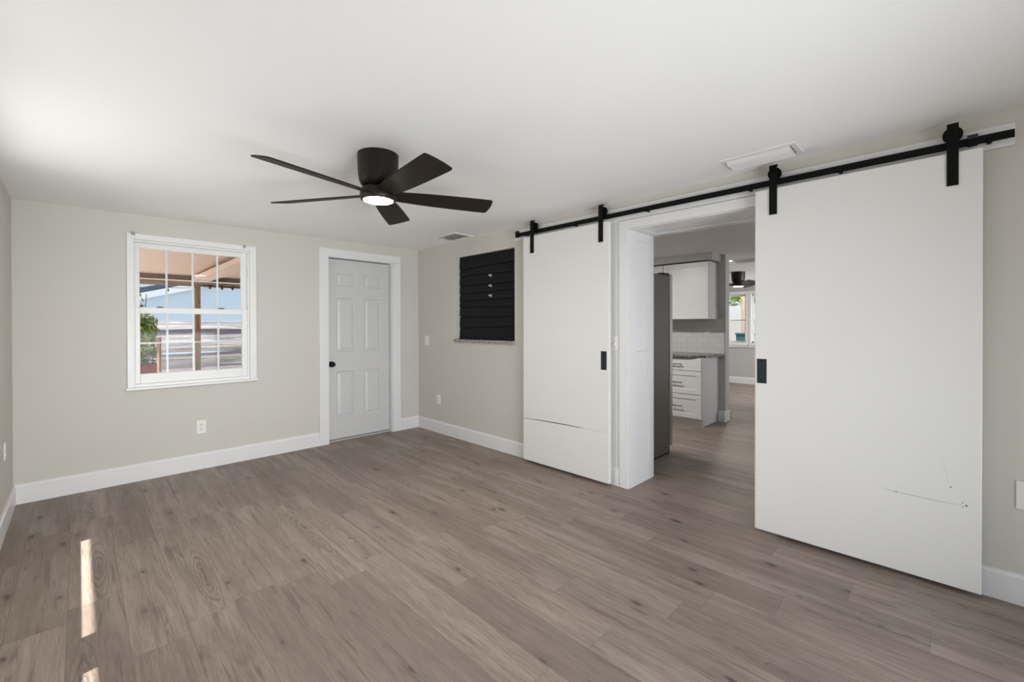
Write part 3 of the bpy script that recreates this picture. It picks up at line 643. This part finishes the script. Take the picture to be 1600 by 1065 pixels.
# granite worktop with a rounded free corner
pts = [(SX - 0.008, -1.3), (2.435, -1.3), (2.435, -2.44)]
for i in range(1, 9):
    a = PI / 2 * i / 8; pts.append((2.435 + 0.20 * (1 - math.cos(a)), -2.44 - 0.20 * math.sin(a)))
pts += [(2.95, -2.672), (SX - 0.008, -2.675)]
bm = bmesh.new(); prism(bm, pts, 'z', 0.878, 0.910); tag(obj('countertop', bm, 'counter', None, 0.004), 'dark speckled granite countertop with rounded corner on the base cabinets', 'countertop')

# refrigerator: its dark side towards the opening
t = thing('refrigerator', 'tall refrigerator with dark side panel just inside the opening', 'refrigerator', (0.83, -2.35, 0))
ya, yb = -2.812, -1.90
obj('body', B((0.46, 1.128, ya, yb, 0.02, 1.796)), 'fridge_side', t, 0.006)
obj('gasket', B((1.128, 1.142, ya + 0.012, yb - 0.012, 0.07, 1.79)), 'gasket', t)
ymid = (ya + yb) / 2
for a, b in ((ya, ymid - 0.003), (ymid + 0.003, yb)):
    d_ = obj('door', B((1.142, 1.212, a, b, 0.075, 1.812)), 'steel', t, 0.012, 3)
    hy = b - 0.045 if a == ya else a + 0.045
    bm = bmesh.new(); tube(bm, [(1.262, hy, 0.55), (1.262, hy, 1.55)], 0.012, 12)
    for z in (0.60, 1.50): tube(bm, [(1.212, hy, z), (1.262, hy, z)], 0.009, 10)
    obj('handle', bm, 'steel', d_, 0, 2, True)
for y in (ya + 0.05, yb - 0.05): obj('hinge_cover', B((1.03, 1.175, y - 0.035, y + 0.035, 1.796, 1.822)), 'gasket', t, 0.005)
obj('base_grille', B((0.50, 1.16, ya + 0.01, yb - 0.01, 0.0, 0.07)), 'gasket', t, 0.003)

# far windows
def far_window(name, y0, y1, label):
    t = struct_empty(name, (7.30, (y0 + y1) / 2, 0.88), label, 'window')
    z0, z1 = 0.90, 1.965
    obj('window_frame', B((7.272, 7.30, y0 - 0.055, y0, z0 - 0.10, z1 + 0.07), (7.272, 7.30, y1, y1 + 0.055, z0 - 0.10, z1 + 0.07), (7.272, 7.30, y0, y1, z1, z1 + 0.07), (7.272, 7.30, y0, y1, z0 - 0.10, z0)), 'vinyl', t, 0.003)
    s_ = obj('sash', B((7.33, 7.36, y0, y0 + 0.03, z0, z1), (7.33, 7.36, y1 - 0.03, y1, z0, z1), (7.33, 7.36, y0, y1, z0, z0 + 0.04), (7.33, 7.36, y0, y1, z1 - 0.035, z1), (7.325, 7.36, y0, y1, 1.388, 1.416)), 'vinyl', t, 0.002)
    obj('pane', B((7.343, 7.346, y0 + 0.03, y1 - 0.03, z0 + 0.04, z1 - 0.035)), 'glass', s_)
    obj('window_sill', B((7.245, 7.33, y0 - 0.07, y1 + 0.07, 0.845, 0.872)), 'vinyl', t, 0.003)
far_window('window_2', -1.668, -1.255, 'far white window seen past the partition wall')
far_window('window_3', -2.26, -1.785, 'far white window partly hidden by the right barn door')

# ------------------------------------------------------------------ outside the back window
GZ = -0.18
struct('floor', B((-30, 30, 1.13, 40, GZ - 0.1, GZ), (7.46, 40, -30, 1.13, GZ - 0.1, GZ), (-30, XL - 0.13, 1.13, 1.14, GZ - 0.1, GZ)), 'concrete', None, 'pale paved ground outdoors')
struct('floor', B((-30, XL - 0.13, -30, 1.13, GZ - 0.1, GZ)), 'shell_ground', None, 'pale shell ground of the side yard')
t = thing('patio_cover', 'tan boarded patio roof on a brown post outside the window', 'patio cover', (-1.53, 5.0, GZ))
bm = bmesh.new(); n = 30
for i in range(n):          # boards run along the house
    y0_ = 0.14 + (5.05 - 0.14) * i / n; y1_ = 0.14 + (5.05 - 0.14) * (i + 1) / n - 0.022
    zA = 2.36 - 0.032 * y0_; zB = 2.36 - 0.032 * y1_
    hexa(bm, [(-2.95, y0_, zA), (2.5, y0_, zA), (2.5, y1_, zB), (-2.95, y1_, zB)], [(-2.95, y0_, zA + 0.02), (2.5, y0_, zA + 0.02), (2.5, y1_, zB + 0.02), (-2.95, y1_, zB + 0.02)])
hexa(bm, [(-2.95, 0.14, 2.376), (2.5, 0.14, 2.376), (2.5, 5.3, 2.21), (-2.95, 5.3, 2.21)], [(-2.95, 0.14, 2.42), (2.5, 0.14, 2.42), (2.5, 5.3, 2.26), (-2.95, 5.3, 2.26)])
obj('roof_boards', bm, 'rooftan', t)
obj('fascia_beam', B((-2.95, 2.5, 4.86, 4.90, 2.012, 2.105)), 'beamwood', t, 0.004)
obj('ledger', B((-2.95, 2.5, 4.93, 5.05, 2.075, 2.195)), 'beamwood', t, 0.004)
obj('joist', B((-1.62, -1.36, 0.16, 4.92, 2.115, 2.19)), 'rooftan', t, 0.004)
obj('post', B((-1.575, -1.492, 4.905, 4.99, GZ, 2.10)), 'postwood', t, 0.005)
t = thing('string_lights', 'string of dark bulbs hanging along the patio beam', 'string lights', (-2.0, 4.84, 2.05))
bx_ = [-2.9, -2.44, -1.98, -1.36, -1.17, -1.0, -0.6]
bx_.sort(); cord = []
for a, b in zip(bx_, bx_[1:]):
    for j in range(5): f = j / 5; za_, zb_ = (2.05 - (0.08 if q < -1.5 else 0.0) for q in (a, b)); cord.append((a + (b - a) * f, 4.845, za_ + (zb_ - za_) * f - 0.03 * math.sin(PI * f)))
cord.append((bx_[-1], 4.845, 2.05)); bm = bmesh.new(); tube(bm, cord, 0.004, 6); obj('cord', bm, 'slot', t)
for a in bx_:
    bm = bmesh.new(); lathe(bm, [(0.009, 0.0), (0.011, -0.02), (0.020, -0.035), (0.022, -0.052), (0.016, -0.07), (0.004, -0.078)], (a, 4.845, 2.05 - (0.08 if a < -1.5 else 0.0)), 'z', 14); obj('bulb', bm, 'bulb', t, 0, 2, True)
# weathered board fence
t = thing('wooden_fence', 'weathered grey fence of uneven horizontal boards behind the patio', 'fence', (-1.5, 7.0, GZ))
z = GZ + 0.03; k = 0
while z < 1.36:
    h = random.uniform(0.10, 0.15); xs = [-7 + 0.55 * i for i in range(20)]; bm = bmesh.new(); ph = random.uniform(0, 6)
    tp = [min(1.40, z + h + 0.018 * math.sin(x * 0.9 + ph) + 0.01 * math.sin(x * 2.3 + ph * 2)) for x in xs]
    bt = [z + 0.016 * math.sin(x * 1.1 + ph) - 0.004 for x in xs]; yy = 7.0 + random.uniform(-0.03, 0.02)
    for i in range(len(xs) - 1):
        hexa(bm, [(xs[i], yy + 0.02, bt[i]), (xs[i + 1], yy + 0.02, bt[i + 1]), (xs[i + 1], yy, bt[i + 1]), (xs[i], yy, bt[i])], [(xs[i], yy + 0.035, tp[i]), (xs[i + 1], yy + 0.035, tp[i + 1]), (xs[i + 1], yy + 0.018, tp[i + 1]), (xs[i], yy + 0.018, tp[i])])
    obj('board', bm, 'fencewood', t); z += h + random.uniform(-0.004, 0.012)
for x in (-4.2, -1.9, 0.4, 2.7): obj('fence_post', B((x - 0.045, x + 0.045, 7.07, 7.16, GZ, 1.32)), 'fencewood', t)
# neighbour house with a gable end
t = thing('neighbor_house', 'pale blue white house with dark roof edge behind the fence', 'house', (0.5, 13, GZ))
sl = 0.29; xe, ze = -2.6, 2.06
bm = bmesh.new(); prism(bm, [(xe + 0.35, GZ), (6.2, GZ), (6.2, 3.2), (2.2, ze + (2.2 - xe) * sl - 0.15), (xe + 0.35, ze - 0.02)], 'y', 13.0, 18.0); obj('wall', bm, 'housewhite', t)
bm = bmesh.new(); xr = 2.2; zr = ze + (xr - xe) * sl
prism(bm, [(xe, ze), (xr, zr), (xr, zr - 0.20), (xe, ze - 0.20)], 'y', 12.72, 12.76); prism(bm, [(xr, zr), (6.8, zr - (6.8 - xr) * sl), (6.8, zr - (6.8 - xr) * sl - 0.20), (xr, zr - 0.20)], 'y', 12.72, 12.76); obj('fascia', bm, 'fascia', t)
bm = bmesh.new()
prism(bm, [(xe - 0.05, ze), (xr, zr + 0.015), (xr, zr + 0.16), (xe - 0.05, ze + 0.145)], 'y', 12.68, 18.2); prism(bm, [(xr, zr + 0.015), (6.85, zr - (6.8 - xr) * sl), (6.85, zr - (6.8 - xr) * sl + 0.145), (xr, zr + 0.16)], 'y', 12.68, 18.2); obj('roof', bm, 'shingle', t)
# planter and shrub
t = obj('planter_box', B((-3.25, -2.31, 2.62, 3.05, GZ, 0.775)), 'planter', None, 0.01); tag(t, 'rust red planter box outside the window', 'planter')
bm = bmesh.new(); tube(bm, [(-2.335, 2.585, GZ), (-2.33, 2.585, 1.15)], 0.022, 8); box(bm, -3.2, -2.30, 2.57, 2.595, 1.06, 1.09)
tag(obj('garden_stake', bm, 'postwood'), 'brown wooden stake and crossbar before the planter', 'stake')
def leaves(bm, c, rad, n, s):
    for _ in range(n):
        while True:
            q = Vector([random.uniform(-1, 1) for _ in range(3)])
            if q.length <= 1: break
        p = Vector(c) + Vector((q.x * rad[0], q.y * rad[1], q.z * rad[2]))
        a = Vector([random.uniform(-1, 1) for _ in range(3)]).normalized(); b = a.orthogonal().normalized(); b.rotate(Matrix.Rotation(random.uniform(0, 6.28), 3, a)); nn = a.cross(b) * 0.12
        l = s * random.uniform(0.7, 1.3); wv = [p - a * l, p + b * l * 0.42 + nn * l, p + a * l, p - b * l * 0.42 + nn * l]
        bm.faces.new([bm.verts.new(v) for v in wv])
t = thing('leafy_shrub', 'bushy green shrub with reddish tips growing in the planter', 'shrub', (-2.72, 2.83, 0.68))
bm = bmesh.new()
leaves(bm, (-2.72, 2.83, 1.22), (0.42, 0.2, 0.24), 700, 0.050); leaves(bm, (-2.80, 2.83, 1.62), (0.34, 0.18, 0.26), 260, 0.040); leaves(bm, (-2.68, 2.83, 0.92), (0.40, 0.18, 0.2), 330, 0.055); leaves(bm, (-2.48, 2.83, 1.36), (0.16, 0.12, 0.16), 120, 0.04)
o = obj('foliage', bm, 'leaf', t); o['kind'] = 'stuff'
for i in range(9):
    bm = bmesh.new(); x = -2.95 + 0.07 * i; e = (x + random.uniform(-0.12, 0.12), 2.83 + random.uniform(-0.12, 0.12), random.uniform(1.3, 1.78)); tube(bm, [(x, 2.83, 0.66), ((x + e[0]) / 2, 2.83, 1.05), e], 0.010, 6, 0.004); obj('stem', bm, 'stem', t)
# ------------------------------------------------------------------ outside the far windows
t = thing('garden_tree', 'yellow green tree outside the far window', 'tree', (15.5, 0.9, GZ))
bm = bmesh.new(); leaves(bm, (15.5, 1.2, 3.2), (1.2, 2.6, 1.15), 1500, 0.16); obj('foliage', bm, 'treeleaf', t)['kind'] = 'stuff'
bm = bmesh.new(); tube(bm, [(12.6, -0.03, GZ), (12.62, -0.02, 1.2), (12.68, 0.03, 1.9), (12.9, 0.1, 3.2)], 0.09, 10, 0.06); obj('trunk', bm, 'bark', t)
tag(obj('yard_fence', B((14.6, 14.66, -4, 5, GZ, 2.02)), 'fence_white'), 'white yard fence outside the far window', 'fence')
tag(obj('garden_wall', B((13.4, 13.6, -4, 5, GZ, 1.50)), 'gardenwall', None, 0.01), 'low grey garden wall outside the far window', 'wall')
t = thing('garbage_bin', 'dark teal bin outside the far window', 'bin', (12.0, -0.16, GZ))
bm = bmesh.new(); hexa(bm, [(11.88, -0.40, GZ), (12.2, -0.40, GZ), (12.2, -0.04, GZ), (11.88, -0.04, GZ)], [(11.84, -0.44, 0.98), (12.24, -0.44, 0.98), (12.24, 0.0, 0.98), (11.84, 0.0, 0.98)]); obj('body', bm, 'teal', t, 0.02)
obj('lid', B((11.80, 12.27, -0.46, 0.02, 0.98, 1.04)), 'teal', t, 0.02)
